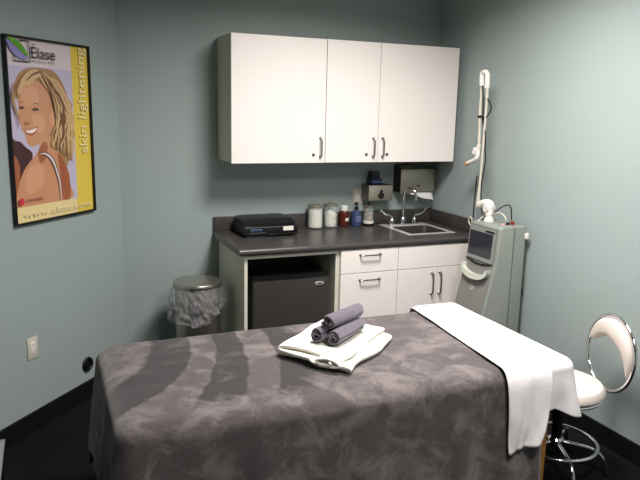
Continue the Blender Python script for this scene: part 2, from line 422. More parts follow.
wall_cab(0, .611, [(0, .611, .578, .532)], 'white wall cabinet with one door, leftmost above the counter', -.001)
wall_cab(.612, 1.581, [(.612, .986, .952, .904), (.986, 1.581, 1.02, 1.056)], 'white wall cabinet with two doors and paired handles above the sink')

# ------------------------------------------------------------------ base cabinets
CZ = .876; CD = .61
t = empty('open_cabinet', 'cream open cabinet bay around the mini fridge under the counter', 'cabinet', (0, 0, 0))
b = NB(); box(b, 0, .02, -CD, -.003, 0, CZ-.001, .001, 1)
link('side_panel', b, side_lam, t)
link('side_panel', B(.580, .604, -CD, -.003, 0, CZ-.001, .001, 1), side_lam, t)
link('top_rail', B(.02, .580, -CD, -CD+.02, CZ-.026, CZ-.001), side_lam, t, smooth=False)
link('back_panel', B(.02, .580, -.012, -.003, 0, CZ-.03), side_lam, t, smooth=False)
def base_cab(x0, x1, label):
    t = empty('base_cabinet', label, 'cabinet', (x0, 0, 0)); w = x1-x0; b = NB()
    box(b, 0, .018, -CD, -.003, .10, CZ-.001); box(b, w-.018, w, -CD, -.003, .10, CZ-.001); box(b, .018, w-.018, -CD, -.003, .10, .118)
    box(b, .018, w-.018, -.012, -.003, .118, CZ-.001); box(b, .018, w-.018, -CD, -CD+.018, CZ-.03, CZ-.001)
    link('body', b, white_lam, t, smooth=False)
    link('toe_kick', B(0, w, -CD+.07, -CD+.085, 0, .10), basem, t, smooth=False)
    return t
FY = -CD-.001
t = base_cab(.606, 1.007, 'white drawer cabinet with two drawers beside the fridge')
w = .401
for z0, z1, hz in ((.722, .868, .80), (.40, .718, .638)):
    d = link('drawer', B(.0015, w-.0015, FY-.019, FY, z0, z1, .0012, 1), white_lam, t)
    bar_handle(d, (w/2, FY-.019, {.80: .835, .638: .678}[hz]), .135, 'x')
link('drawer', B(.0015, w-.0015, FY-.019, FY, .105, .396, .0012, 1), white_lam, t)
t = base_cab(1.008, 1.600, 'white sink base cabinet with two doors and vertical handles')
w = .592
link('false_front', B(.0015, w-.0015, FY-.019, FY, .722, .868, .0012, 1), white_lam, t)
for a, c, hx in ((0, w/2, .262), (w/2, w, .322)):
    d = link('door', B(a+.0015, c-.0015, FY-.019, FY, .105, .718, .0012, 1), white_lam, t)
    bar_handle(d, (hx-.008, FY-.019, .615), .14, 'z')

# countertop with sink cut-out
CT = .914; CX0 = -.036; CY = -.645
SX0, SX1, SY0, SY1 = 1.180, 1.485, -.478, -.185
t = empty('countertop', 'dark charcoal laminate countertop with backsplash on the white base cabinets', 'countertop', (0, 0, 0))
b = NB()
box(b, CX0, SX0, CY+.012, -.001, CT-.038, CT); box(b, SX1, WX-.001, CY+.012, -.001, CT-.038, CT)
box(b, SX0, SX1, CY+.012, SY0, CT-.038, CT); box(b, SX0, SX1, SY1, -.001, CT-.038, CT)
n0 = 8; prof = [(CY+.012, CT-.038)]+[(CY+.012-.012*sin(pi*k/n0) if 0 else CY+.012-.012*min(1, (sin(pi*k/n0))**.5), CT-.038+.038*k/n0) for k in range(1, n0)]+[(CY+.012, CT)]
nb = NB(); A = [nb.verts.new((CX0, a, c)) for a, c in prof]; D = [nb.verts.new((WX-.001, a, c)) for a, c in prof]
for i in range(len(prof)-1): nb.faces.new((A[i], A[i+1], D[i+1], D[i]))
nb.faces.new(A); nb.faces.new(D)
merge(b, nb)
link('worktop', b, counterm, t, angle=50)
link('backsplash', B(CX0, WX-.001, -.02, -.001, CT, CT+.095, .003), counterm, t)
link('side_splash', B(WX-.021, WX-.001, CY+.015, -.0205, CT, CT+.095, .003), counterm, t)

# sink
t = empty('sink', 'small square stainless steel drop-in sink in the countertop', 'sink', (0, 0, 0))
b = NB()
RX0, RX1, RY0, RY1 = 1.150, 1.515, -.505, -.085
box(b, RX0, SX0+.006, RY0, RY1, CT, CT+.004, .0015, 1); box(b, SX1-.006, RX1, RY0, RY1, CT, CT+.004, .0015, 1)
box(b, SX0, SX1, RY0, SY0+.006, CT, CT+.004, .0015, 1); box(b, SX0, SX1, SY1-.006, RY1, CT, CT+.004, .0015, 1)
link('rim', b, mat('satin_steel', (215, 212, 206), .35, .45), t)
b = NB()
def rr(x0, x1, y0, y1, z, r, n=6):
    out = []
    for cx, cy, a0 in ((x1-r, y1-r, 0), (x0+r, y1-r, pi/2), (x0+r, y0+r, pi), (x1-r, y0+r, 3*pi/2)):
        for k in range(n+1): a = a0+pi/2*k/n; out.append(b.verts.new((cx+r*cos(a), cy+r*sin(a), z)))
    return out
ins = .007
rings = [rr(SX0+ins, SX1-ins, SY0+ins, SY1-ins, CT+.003, .03), rr(SX0+.014, SX1-.014, SY0+.014, SY1-.014, CT-.12, .04), rr(SX0+.05, SX1-.05, SY0+.05, SY1-.05, CT-.15, .04)]
for P, Q in zip(rings, rings[1:]):
    for i in range(len(P)): b.faces.new((P[i], P[(i+1) % len(P)], Q[(i+1) % len(P)], Q[i]))
b.faces.new(rings[-1])
link('basin', b, dsteel, t)
link('drain', lathe(NB(), [(0, .003), (.02, .003), (.035, .006), (.042, .002), (.042, 0)], 24, c=(1.333, -.33, CT-.15)), chrome, t)
# faucet
t = empty('faucet', 'chrome gooseneck faucet with two wing lever handles behind the sink', 'faucet', (1.315, -.135, CT+.004))
b = NB(); box(b, -.115, .115, -.022, .022, 0, .010, .004)
link('base_plate', b, chrome, t)
sp = [(0, 0, .01), (0, 0, .12), (0, 0, .20), (.004, -.012, .245), (.014, -.045, .268), (.026, -.08, .262), (.034, -.10, .235), (.036, -.105, .20)]
b = tube(NB(), smoothpath(sp, 6), .0095, 14); lathe(b, [(.0, 0), (.021, 0), (.021, .03), (.013, .045), (.0095, .05)], 20, c=(0, 0, .01)); lathe(b, [(.0, 0), (.012, 0), (.012, .022), (0, .022)], 16, c=(.036, -.105, .185))
link('spout', b, chrome, t)
for sgn in (-1, 1):
    b = lathe(NB(), [(0, 0), (.020, 0), (.021, .022), (.014, .034), (.012, .05), (0, .054)], 20, c=(sgn*.092, 0, .01))
    tube(b, smoothpath([(sgn*.092, 0, .05), (sgn*.096, -.005, .068), (sgn*.12, -.012, .074), (sgn*.152, -.012, .084), (sgn*.176, -.006, .104), (sgn*.188, 0, .118)], 5), [.0065]*10+[.0075]*10+[.009]*6, 10)
    link('lever_handle', b, chrome, t)

# ------------------------------------------------------------------ fridge
t = empty('mini_fridge', 'black mini fridge with dark stainless door under the counter', 'fridge', (.305, -.33, 0))
W2 = .241
link('body', B(-W2, W2, -.20, .27, .02, .728, .012, 3), black, t)
b = NB(); N = 20; A = []; D = []
def dy(k): return -.257-.013*sin(pi*k/N)
for k in range(N+1):
    x = -W2+2*W2*k/N
    A.append((x, dy(k)))
bb = NB()
def door_solid(z0, z1, inset=0, back=-.215):
    q = NB(); P = [(x*(1-inset), yy+.001*0) for x, yy in A]+[(W2*(1-inset), back), (-W2*(1-inset), back)]
    lo = [q.verts.new((x, yy, z0)) for x, yy in P]; hi = [q.verts.new((x, yy, z1)) for x, yy in P]
    q.faces.new(lo); q.faces.new(hi)
    for i in range(len(P)): q.faces.new((lo[i], lo[(i+1) % len(P)], hi[(i+1) % len(P)], hi[i]))
    return q
d = link('door', door_solid(.06, .706), fridge_m, t, label='dark stainless steel door')
link('top_cap', door_solid(.706, .730, .0), black, t)
link('badge', lathe(NB(), [(0, 0), (.03, 0), (.031, .002), (.028, .005), (0, .006)], 32, c=(.176, -.2645, .668), mx=Matrix.Diagonal((1, 1, .42, 1)) @ RX), mat('badge_silver', (205, 205, 205), .3, .6), d, label='silver oval badge')
link('badge_mark', B(.162, .190, -.2715, -.2700, .664, .672, .001), nickel, d)
link('foot', lathe(NB(), [(0, 0), (.02, 0), (.02, .021), (0, .021)], 16, c=(-.2, -.15, 0)), black, t)
for q in ((.2, -.15), (-.2, .2), (.2, .2)): link('foot', lathe(NB(), [(0, 0), (.02, 0), (.02, .021), (0, .021)], 16, c=(q[0], q[1], 0)), black, t)

# ------------------------------------------------------------------ counter items
t = empty('label_printer', 'flat black office machine with small display on the left end of the counter', 'printer', (.26, -.17, CT), radians(2))
b = NB(); box(b, -.155, .165, -.115, .10, .0, .012, .003); box(b, -.175, .19, -.125, .11, .012, .068, .008, 3)
link('body', b, black, t)
b = NB(); prism(b, [(-.17, .069), (.185, .069), (.18, .084), (.15, .112), (-.145, .112), (-.168, .10)], -.085, .105); 
link('lid', b, black, t)
link('paper_slot', B(-.14, .15, -.1265, -.1245, .060, .065), nickel, t, smooth=False)
link('display', B(-.135, -.055, -.1275, -.1245, .040, .054, .001), mat('display_blue', (60, 80, 110), .2), t, label='small blue grey display')
link('key_row', B(-.14, -.03, -.1275, -.1245, .024, .030, .001), mat('keys', (70, 70, 78), .4), t)
lbl = link('paper_label', B(.085, .155, -.1285, -.1255, .036, .063), whitep, t, smooth=False, label='white paper label')
link('tray', B(-.02, .18, -.142, -.124, .014, .020, .002), black, t)

def glass_jar(x, y0, r, h, label, seed):
    t = empty('glass_jar', label, 'jar', (x, y0, CT), 0, 'glass canisters on the counter')
    link('glass', lathe(NB(), [(0, 0), (r*.92, 0), (r, .006), (r, h-.012), (r*.93, h-.002), (r*.9, h-.002), (r*.96, h-.012), (r*.96, .010), (r*.9, .006), (0, .006)], 36), glass, t)
    b = lathe(NB(), [(0, 0), (r*1.0, 0), (r*1.02, .004), (r*1.0, .012), (r*.6, .018), (r*.2, .020), (.006, .024), (.010, .032), (.009, .040), (0, .043)], 36, c=(0, 0, h))
    link('lid', b, steel, t, label='steel lid with a small knob')
    rn = random.Random(seed); b = NB()
    for k in range(34):
        q = NB(); bmesh.ops.create_icosphere(q, subdivisions=2, radius=1)
        for v in q.verts: v.co *= 1+.25*noise.noise(v.co*2+Vector((k*3, seed, 0)))
        a = k*2.4+rn.uniform(-.4, .4); rad = r*(.50 if seed == 1 else .46)*(.6+.4*rn.random())
        top = h*(.90 if seed == 1 else .74)
        zz = .022+(top-.035)*k/33
        e = .40 if k < 33 else .5
        merge(b, q, Matrix.Translation((rad*cos(a), rad*sin(a), zz)) @ Matrix.Rotation(rn.uniform(0, 3), 4, 'X') @ Matrix.Diagonal((r*e, r*e, r*e, 1)))
    if seed == 1: lathe(b, [(0, .012), (r*.86, .012), (r*.88, .04), (r*.82, .07), (r*.87, .10), (r*.85, h*.88), (0, h*.9)], 30)
    else: lathe(b, [(0, .012), (r*.75, .012), (r*.78, .05), (r*.6, .09), (0, .10)], 30)
    link('cotton_filling', b, cotton, t)
glass_jar(.655, -.085, .053, .150, 'glass jar packed full of white cotton, steel lid, next to the black machine', 1)
glass_jar(.772, -.078, .050, .152, 'glass jar loosely filled with cotton, right of the fuller jar', 2)
t = empty('bottle', 'amber brown bottle with a white cap and label on the counter', 'bottle', (.884, -.06, CT))
link('body', lathe(NB(), [(0, 0), (.031, 0), (.034, .004), (.034, .095), (.028, .108), (.022, .112), (0, .112)], 32), brown, t)
link('cap', lathe(NB(), [(.0, .108), (.024, .108), (.025, .112), (.025, .142), (.021, .146), (0, .146)], 32), whitep, t)
lb = NB(); q = []
for k in range(9):
    a = radians(-95+10*k-20+18); q.append((lb.verts.new((.0347*cos(a), .0347*sin(a), .04)), lb.verts.new((.0347*cos(a), .0347*sin(a), .062))))
for P, Q in zip(q, q[1:]): lb.faces.new((P[0], Q[0], Q[1], P[1]))
link('paper_label', lb, whitep, t)
def pump(parent, z, m, r=.012, dirx=-1):
    b = lathe(NB(), [(0, 0), (r*1.3, 0), (r*1.3, .016), (r*.6, .020), (r*.5, .038), (r*1.0, .040), (r*1.0, .050), (0, .052)], 20, c=(0, 0, z))
    tube(b, smoothpath([(0, 0, z+.046), (-.02, -.02, z+.047), (-.030, -.030, z+.040)], 4), .005, 8)
    return link('pump', b, m, parent)
t = empty('soap_bottle', 'blue hand soap bottle with a black pump on the counter', 'bottle', (.972, -.075, CT))
link('body', lathe(NB(), [(0, 0), (.030, 0), (.034, .005), (.034, .085), (.027, .105), (.014, .112), (.014, .118), (0, .118)], 32), bluep, t)
pump(t, .118, black)
link('paper_label', B(-.020, .020, -.0375, -.0345, .03, .075, .001), mat('soap_label', (92, 104, 138), .4), t)
t = empty('pump_bottle', 'clear pump bottle on a dark base, right of the blue soap', 'bottle', (1.066, -.08, CT))
link('base', lathe(NB(), [(0, 0), (.042, 0), (.044, .004), (.044, .014), (.040, .018), (0, .018)], 32), black, t)
link('bottle_band', lathe(NB(), [(0, .018), (.038, .018), (.038, .034), (0, .034)], 32), whitep, t)
link('glass', lathe(NB(), [(.036, .034), (.036, .11), (.038, .12), (.03, .132), (.02, .136), (.018, .134), (.033, .108), (.033, .036)], 32), glass, t)
link('lid', lathe(NB(), [(0, .130), (.036, .130), (.037, .138), (.02, .144), (0, .145)], 32), steel, t)
link('knob', lathe(NB(), [(0, .144), (.010, .144), (.013, .156), (.009, .166), (0, .167)], 20), black, t)
b = NB(); rn = random.Random(5)
for k in range(16):
    q = NB(); bmesh.ops.create_icosphere(q, subdivisions=1, radius=.009); a = rn.uniform(0, 6.28)
    merge(b, q, Matrix.Translation((.018*cos(a), .018*sin(a), .045+.07*k/16)))
link('filling', b, mat('beads', (190, 150, 130), .5, var=.5, vscale=60), t)

# wall dispensers
t = empty('tissue_dispenser', 'small steel wall dispenser with a round black opening', 'dispenser', (1.040, 0, 1.093))
b = NB(); box(b, 0, .19, -.118, -.001, 0, .112, .003)
link('housing', b, dsteel, t)
link('face_plate', B(.004, .186, -.1205, -.1175, .003, .108, .001), steel, t)
b = lathe(NB(), [(0, 0), (.024, 0), (.024, .003), (0, .003)], 28, c=(.098, -.1205, .037), mx=RX); lathe(b, [(0, 0), (.011, 0), (.011, .003), (0, .003)], 20, c=(.100, -.1205, .068), mx=RX)
link('opening', b, blackm, t)
t = empty('glove_box', 'dark box with a blue band on top of the small steel dispenser', 'box', (1.075, -.04, 1.2065))
link('carton', B(0, .085, -.05, .03, 0, .042, .002), mat('navy_box', (28, 40, 78), .5), t)
link('blue_band', B(.004, .082, -.0512, -.0495, .010, .026), mat('band_blue', (82, 108, 160), .5), t, smooth=False)
link('upper_carton', B(.012, .072, -.035, .025, .0425, .088, .002), mat('dark_box', (32, 36, 38), .5), t)
t = empty('paper_towel_dispenser', 'large steel paper towel dispenser on the back wall over the sink', 'dispenser', (1.298, 0, 1.145))
W3 = .285
b = NB(); prism(b, [(0, 0), (0, .185), (.02, .197), (W3-.02, .197), (W3, .185), (W3, 0)], -.100, -.001)
link('housing', b, mat('dispenser_dark', (62, 60, 56), .4, .8), t)
link('front_cover', B(.004, W3-.003, -.106, -.0995, .002, .166, .003), steel, t)
link('lock', lathe(NB(), [(0, 0), (.008, 0), (.008, .005), (0, .005)], 16, c=(.15, -.106, .045), mx=RX), black, t)
link('bottom_lip', B(.0, .10, -.104, -.05, -.008, -.001, .002), steel, t)
b = NB(); G = []
for i in range(13):
    row = []
    for j in range(7):
        u_, v_ = i/12, j/6
        row.append(b.verts.new((.08+.20*u_, -.085-.030*v_-.01*sin(3*u_), -.0005-(.012+.052*u_)*v_+.004*sin(9*u_)*v_)))
    G.append(row)
for i in range(12):
    for j in range(6): b.faces.new((G[i][j], G[i+1][j], G[i+1][j+1], G[i][j+1]))
pt = link('paper_towel', b, mat('paper', (205, 205, 205), .9), t)
m_ = pt.modifiers.new('s', 'SOLIDIFY'); m_.thickness = .001

# ------------------------------------------------------------------ trash can
t = empty('trash_can', 'round stainless steel pedal trash can lined with a clear bag in the corner', 'trash can', (-.213, -.325, 0), radians(-20)); t.scale = (1.05, 1.05, 1.04)
link('body', lathe(NB(), [(0, .0), (.128, 0), (.130, .02), (.130, .61), (.125, .612), (.12, .61), (.12, .05), (0, .05)], 48), mat('can_steel', (158, 154, 148), .3, .9), t)
link('base_ring', lathe(NB(), [(.131, 0), (.138, .003), (.138, .025), (.131, .03)], 48), black, t)
link('lid', lathe(NB(), [(0, .612), (.136, .612), (.140, .618), (.140, .640), (.136, .647), (.09, .660), (.04, .667), (0, .669)], 64), mat('lid_steel', (178, 175, 168), .33, .95), t)
b = NB(); box(b, -.035, .035, -.185, -.125, .012, .024, .004); link('pedal', b, black, t)
link('hinge', B(-.035, .035, .13, .158, .585, .645, .005), black, t)
def N3_(*a): return noise.noise(Vector(a))
bag = mat('clear_bag', (225, 225, 228), .2, alpha=.17, bump=.7, bscale=30, bdist=.01, spec=.9)
b = NB(); NR, NS = 26, 140; G = []
for i in range(NR):
    f = i/(NR-1); row = []
    for k in range(NS):
        a = 2*pi*k/NS
        hem = .465+.05*noise.noise(Vector((cos(a)*1.3, sin(a)*1.3, 4)))-.05*cos(a-radians(215))
        z = .622-(.622-hem)*f
        r = .142+.022*sin(min(1, f*1.6)*pi*.6)+.014*f
        nn = noise.noise(Vector((cos(a)*5, sin(a)*5, z*16)))*.5+noise.noise(Vector((cos(a)*11, sin(a)*11, z*30)))*.35
        cr = abs(noise.noise(Vector((cos(a)*8+3, sin(a)*8, z*22))))
        r += (.014+.010*f)*nn*(.3+f) - .020*cr*(.4+f) + .006*N3_(cos(a)*17, sin(a)*17, z*60)
        row.append(b.verts.new((r*cos(a), r*sin(a), z)))
    G.append(row)
for i in range(NR-1):
    for k in range(NS): b.faces.new((G[i][k], G[i][(k+1) % NS], G[i+1][(k+1) % NS], G[i+1][k]))
o = link('bin_liner', b, bag, t, label='crumpled clear plastic liner folded over the rim', angle=180)

# ------------------------------------------------------------------ laser machine
LY0, LY1 = -1.122, -.832
t = empty('laser_machine', 'tall grey medical laser cabinet with a screen against the right wall', 'medical device', (1.45, -.97, 0))
T = Matrix.Translation((-1.45, .97, 0))
prof = [(1.24, .03), (1.592, .03), (1.592, 1.05), (1.585, 1.062), (1.42, 1.062), (1.40, 1.05), (1.385, .84), (1.330, .60), (1.27, .30), (1.24, .12)]
b = NB(); prism(b, prof, LY0, LY1, mx=T); bmesh.ops.bevel(b, geom=list(b.edges), offset=.010, segments=3, affect='EDGES', profile=.5)
body = link('body', b, devg, t, angle=40)
# darker front shell, following the sloping front
def fx(z):
    P = [(1.24, .12), (1.27, .30), (1.33, .60), (1.385, .84), (1.40, 1.05)]
    for (x0, z0), (x1, z1) in zip(P, P[1:]):
        if z <= z1: return x0+(x1-x0)*(z-z0)/(z1-z0)
    return P[-1][0]
def fplate(name, y0, y1, z0, z1, m, off=.004, th=.008, n=8, lab=None, par=None, curve=0):
    zs = [z0+(z1-z0)*k/n for k in range(n+1)]
    poly = [(fx(z)-off, z) for z in zs]+[(fx(z)-off+th, z) for z in zs[::-1]]
    b = NB(); prism(b, poly, y0, y1, mx=T); return link(name, b, m, par or t, label=lab, angle=30)
fplate('front_panel', LY0+.02, LY1-.004, .14, 1.045, devd, .004, .012, 24, 'darker grey front panel')
fplate('screen_bezel', LY0+.028, LY1-.012, .835, 1.030, devg, .012, .014, 6)
scr = fplate('screen', LY0+.045, LY1-.022, .862, 1.008, screen, .0145, .008, 6, 'dark display screen')
fplate('brand_strip', LY0+.035, LY0+.12, 1.014, 1.026, blackm, .0135, .006, 2)
# curved lip below the screen
b = NB()
pts = []
for k in range(15):
    s = k/14; yy = LY1-.012+(LY0+.028-LY1+.012)*s; z = .832-.018*sin(pi*s); pts.append((fx(z)-.008-1.45, yy+.97, z))
tube(b, pts, .005, 8); link('screen_lip', b, blackm, t)
# handle pocket: light U-shaped rim around a dark recess
b = NB(); N = 20; fr_ = []; 
yA, yB = LY1-.010, LY0+.022; ym = (yA+yB)/2; hw = (yA-yB)/2
out, inn = [], []
for k in range(N+1):
    a = pi*k/N
    out.append((ym+hw*cos(a), .800-.076*sin(a)**.7)); inn.append((ym+(hw-.018)*cos(a), .797-.042*sin(a)**.8))
for off0, off1 in ((.0, .040),):
    q = NB()
    def ring(lst, off): return [q.verts.new((fx(z)-off-1.45, yy+.97, z)) for yy, z in lst]
    oF, iF, oB, iB = ring(out, .036), ring(inn, .036), ring(out, 0), ring(inn, 0)
    for k in range(N):
        for P, Q in ((oF, iF), (oB, oF), (iF, iB), (iB, oB)): q.faces.new((P[k], P[k+1], Q[k+1], Q[k]))
    for k in (0, N): q.faces.new((oF[k], iF[k], iB[k], oB[k]))
    merge(b, q)
link('handle_pocket', b, devl, t, label='pale curved pocket rim')
b = NB(); q = b; vs = [q.verts.new((fx(z)-.012-1.45, yy+.97, z)) for yy, z in inn]; q.faces.new(vs)
link('pocket_recess', b, devd, t)
# swirl emblem
b = NB()
c0 = (-.965, .66)
P = [(c0[0]+.024*cos(a)*(1-.05*k), c0[1]+.014*sin(a)*(1-.05*k)) for k, a in enumerate([pi*2*j/11 for j in range(13)])]
tube(b, [(fx(z)-.006-1.45, yy+.97, z) for yy, z in P], .0022, 6); link('swirl_emblem', b, devl, t)
text('lettering', 'CANDELA', .012, blackm, t, (fx(.712)-.0065-1.45, .0+.02, .712), rot=(pi/2, 0, -pi/2), width=.09) if False else None
# side seam, top trims
link('side_seam', B(.048, .053, LY0+.97-.0015, LY0+.97+.002, .05, 1.055), mat('seam', (80, 85, 83), .6), t, smooth=False)
b = NB()
for q in ((-.17, -.09), (-.17, .09), (.11, -.09), (.11, .09)): link('caster', lathe(NB(), [(0, 0), (.02, 0), (.024, .015), (.02, .034), (0, .034)], 16, c=(q[0], q[1], 0)), black, t)
link('red_button', lathe(NB(), [(0, 0), (.011, 0), (.013, .008), (.011, .020), (0, .022)], 20, c=(.085, -.085, 1.061)), redk, t, label='red stop button')
link('key_switch', lathe(NB(), [(0, 0), (.012, 0), (.010, .014), (0, .015)], 20, c=(.052, -.085, 1.061)), black, t)
link('indicator', lathe(NB(), [(0, 0), (.012, 0), (.010, .010), (0, .011)], 20, c=(.018, -.085, 1.061)), mat('pink_cap', (205, 160, 150), .4), t)
link('side_latch', B(.128, .146, -.170, -.150, .985, 1.02, .004), whitep, t)
# articulated arm on top
def L(u, v, x=1.47): p = at(u, v, x=x); return p-Vector((1.45, -.97, 0))
arm = empty('arm_tmp', 'x', 'x'); bpy.data.objects.remove(arm)
b = NB(); base = L(489, 219)
lathe(b, [(0, 0), (.030, 0), (.030, .012), (.022, .03), (.020, .05)], 28, c=(.02, base.y, 1.061))
tube(b, smoothpath([(.02, base.y, 1.10), (.02, base.y, 1.135), (.02, L(490, 205).y, 1.165), tuple(L(486, 203)), tuple(L(480, 205))], 6), .025, 20)
lathe(b, [(0, -.030), (.024, -.030), (.028, -.022), (.028, .022), (.024, .030), (0, .030)], 28, c=tuple(L(489, 208)), mx=Matrix.Rotation(pi/2, 4, 'Y'))
link('shoulder_joint', b, whitep, t, label='white rounded swivel joint')
P0, P1, P2, P3 = L(477.5, 207), L(480.5, 178), L(484.5, 130), L(487, 98)
b = NB()
tube(b, [P0, P0.lerp(P1, .5), P1], [.0115, .0095, .0078], 16)
tube(b, [P1, P2, P3], .0075, 16); tube(b, [P3, L(487.3, 86)], .0095, 16)
link('arm_tube', b, ivory, t, label='long ivory upright tube')
b = NB(); top = L(487, 88)
tube(b, [top, L(487.6, 78), L(487.8, 74)], .0155, 20)
tube(b, smoothpath([L(487.8, 75.5), L(486, 72), L(482.5, 73), L(481.8, 78), L(481.8, 86)], 5), .0145, 16)
link('top_joint', b, whitep, t)
b = NB()
tube(b, [L(481.6, 84), L(480.7, 103)], .0075, 14); tube(b, [L(480.7, 102), L(480.4, 104)], .0105, 14)
tube(b, [L(480.5, 104), L(479.9, 116)], .0085, 14); tube(b, [L(480.1, 123), L(480.0, 124.5)], .0105, 14)
tube(b, [L(479.9, 116), L(479, 146)], .0088, 14)
link('return_tube', b, ivory, t, label='second ivory tube beside the upright')
b = NB()
tube(b, smoothpath([L(479.2, 145), L(478, 150), L(477.8, 155), L(476, 159), L(472, 161.5), L(467.8, 163.2)], 5), [.013]*12+[.0145]*8+[.014]*6, 16)
lathe(b, [(0, -.016), (.019, -.016), (.019, .016), (0, .016)], 18, c=tuple(L(475.5, 151)), mx=Matrix.Rotation(.5, 4, 'X'))
hp = link('handpiece', b, whitep, t, label='white angled handpiece')
b = NB(); tube(b, [L(468.2, 163), L(466.6, 163.8)], .0155, 16); link('handpiece_tip', b, orange, hp, label='orange tip')
b = NB(); tube(b, [L(479.9, 115.5), L(479.8, 117.8)], .0145, 14); tube(b, [L(484.0, 117), L(483.9, 120)], .0145, 14); link('cable_clip', b, black, t)
b = NB()
tube(b, smoothpath([L(487, 98.5), L(489.5, 102), L(491.3, 107), L(490, 112), L(486.5, 117), L(483.8, 120), L(485, 131), L(485.4, 141), L(485.0, 150), L(485.6, 160), L(483.5, 172), L(481.5, 185), L(481.2, 200), L(482.5, 214), L(488, 218)], 6), .0038, 8)
tube(b, smoothpath([L(482, 80), L(483.2, 100), L(482.8, 125)], 6), .0045, 8)
tube(b, smoothpath([L(477, 176), L(475.6, 190), L(474, 205), L(473.2, 218)], 6), .0042, 8)
tube(b, smoothpath([L(480, 220), L(487, 218), L(495, 212), L(502, 207), L(508, 205), L(511, 208.5), L(511.5, 220)], 6), .0038, 8)
link('black_cable', b, black, t)
b = NB()
tube(b, smoothpath([L(473, 225, 1.42), L(478, 221, 1.42), L(484, 216), L(492, 214), L(500, 213), L(505, 217), L(506, 221)], 6), .0042, 8)
tube(b, smoothpath([L(470.2, 225, 1.41), L(468.6, 220, 1.41), L(470.5, 216.5, 1.41), L(472, 220, 1.41), L(471, 225, 1.41)], 5), .0032, 8)
link('white_cable', b, ivory, t)
t2 = tag(link('power_cord', tube(NB(), smoothpath([at(521, 272, x=1.606), at(520, 282, x=1.603), at(521.5, 292, x=1.606), at(518, 299, x=1.60), at(516.5, 312, x=1.606), (1.604, -1.10, .1), (1.603, -1.09, .03)], 8), .0075, 10), black),
         'black power cord hanging down the right wall beside the laser cabinet', 'cord')

# ------------------------------------------------------------------ treatment table
TX0, TX1, TY0, TY1, TZ = -.882, .993, -2.215, -1.335, .70
t = empty('massage_table', 'padded treatment table with beech legs, mostly hidden by the blanket and sheet', 'massage table', ((TX0+TX1)/2, (TY0+TY1)/2, 0))
hx, hy = (TX1-TX0)/2, (TY1-TY0)/2
link('cushion', B(-hx+.045, hx-.045, -hy+.045, hy-.045, .622, .674, .02, 4), pad, t)
b = NB()
for s in (-1, 1): box(b, -hx+.05, hx-.05, s*(hy-.06)-.012, s*(hy-.06)+.012, .56, .624); box(b, s*(hx-.06)-.012, s*(hx-.06)+.012, -hy+.06, hy-.06, .56, .624)
link('frame', b, wood, t, smooth=False)
for sx in (-1, 1):
    for sy in (-1, 1):
        b = NB(); x = sx*(hx-.085); yy = sy*(hy-.10); box(b, x-.02, x+.02, yy-.02, yy+.02, 0, .56, .003, 1); link('leg', b, wood, t)

def perim(x0, x1, y0, y1, r, start, end, n):
    """Rounded rectangle walked from start to end (both (x,y) on the outline), starting on the back edge.
    returns list of (pos, normal, cornerness, side)"""
    pts = []
    def add(a, c, nx, ny, k, side): pts.append((Vector((a, c)), Vector((nx, ny)), k, side))
    return pts
def outline_path(x0, x1, y0, y1, r, xb, xf, left, ds=.012):
    """from (xb,y1) on the back edge, round the left (or right) end, to (xf,y0) on the front edge"""
    out = []
    xe = x0 if left else x1; s = -1 if left else 1; xi = xe-s*r
    n = max(2, int(abs(xb-xi)/ds))
    for k in range(n): out.append((Vector((xb+(xi-xb)*k/n, y1)), Vector((0, 1))))
    for k in range(12):
        a = pi/2*k/12; out.append((Vector((xi+s*r*sin(a), y1-r+r*cos(a))), Vector((s*sin(a), cos(a)))))
    n = int((y1-y0-2*r)/ds)
    for k in range(n): out.append((Vector((xe, y1-r+(y0-y1+2*r)*k/n)), Vector((s, 0))))
    for k in range(12):
        a = pi/2*k/12; out.append((Vector((xi+s*r*cos(a), y0+r-r*sin(a))), Vector((s*cos(a), -sin(a)))))
    n = max(2, int(abs(xf-xi)/ds))
    for k in range(n+1): out.append((Vector((xi+(xf-xi)*k/n, y0)), Vector((0, -1))))
    return out
def drape(x0, x1, y0, y1, z, r, xb, xf, left, hem, fold, R=.03, lift=0, nd=34, nt=40, topz=None, edge=None):
    path = outline_path(x0, x1, y0, y1, r, xb, xf, left)
    n = len(path); bm = NB(); cols = []
    sacc = 0; prev = path[0][0]
    for i, (p, nr) in enumerate(path):
        sacc += (p-prev).length; prev = p
        t_ = i/(n-1)
        ya = y1-R+(y0-y1+2*R)*t_
        xa = xb+(xf-xb)*t_
        if edge: xa += edge(t_)
        a = Vector((xa, ya)); inner = p-nr*R
        # anchor slides so that first/last columns coincide with the cut edge
        col = []
        for k in range(nt):
            q = a.lerp(inner, k/nt); zz = z+lift
            if topz: zz += topz(q.x, q.y)
            col.append(bm.verts.new((q.x, q.y, zz)))
        for k in range(9):
            th = pi/2*k/8; q = p-nr*R+nr*(R*sin(th)); zz = z+lift-R*(1-cos(th))
            if topz: zz += topz(q.x, q.y)*(1-k/8)
            col.append(bm.verts.new((q.x, q.y, zz)))
        hz = hem(p.x, p.y, sacc, nr)
        for k in range(1, nd+1):
            f = k/nd; d = f*(z-R-hz)
            o, tn = fold(p, nr, sacc, d, f)
            o *= 1-math.exp(-d/.05)
            q = p+nr*o+Vector((-nr.y, nr.x))*tn
            col.append(bm.verts.new((q.x, q.y, z+lift-R-d)))
        cols.append(col)
    for A, D in zip(cols, cols[1:]):
        for k in range(len(A)-1):
            if (A[k].co-D[k].co).length < 1e-7 and (A[k+1].co-D[k+1].co).length < 1e-7: continue
            bm.faces.new((A[k], A[k+1], D[k+1], D[k]))
    return bm
def N3(*a): return noise.noise(Vector(a))
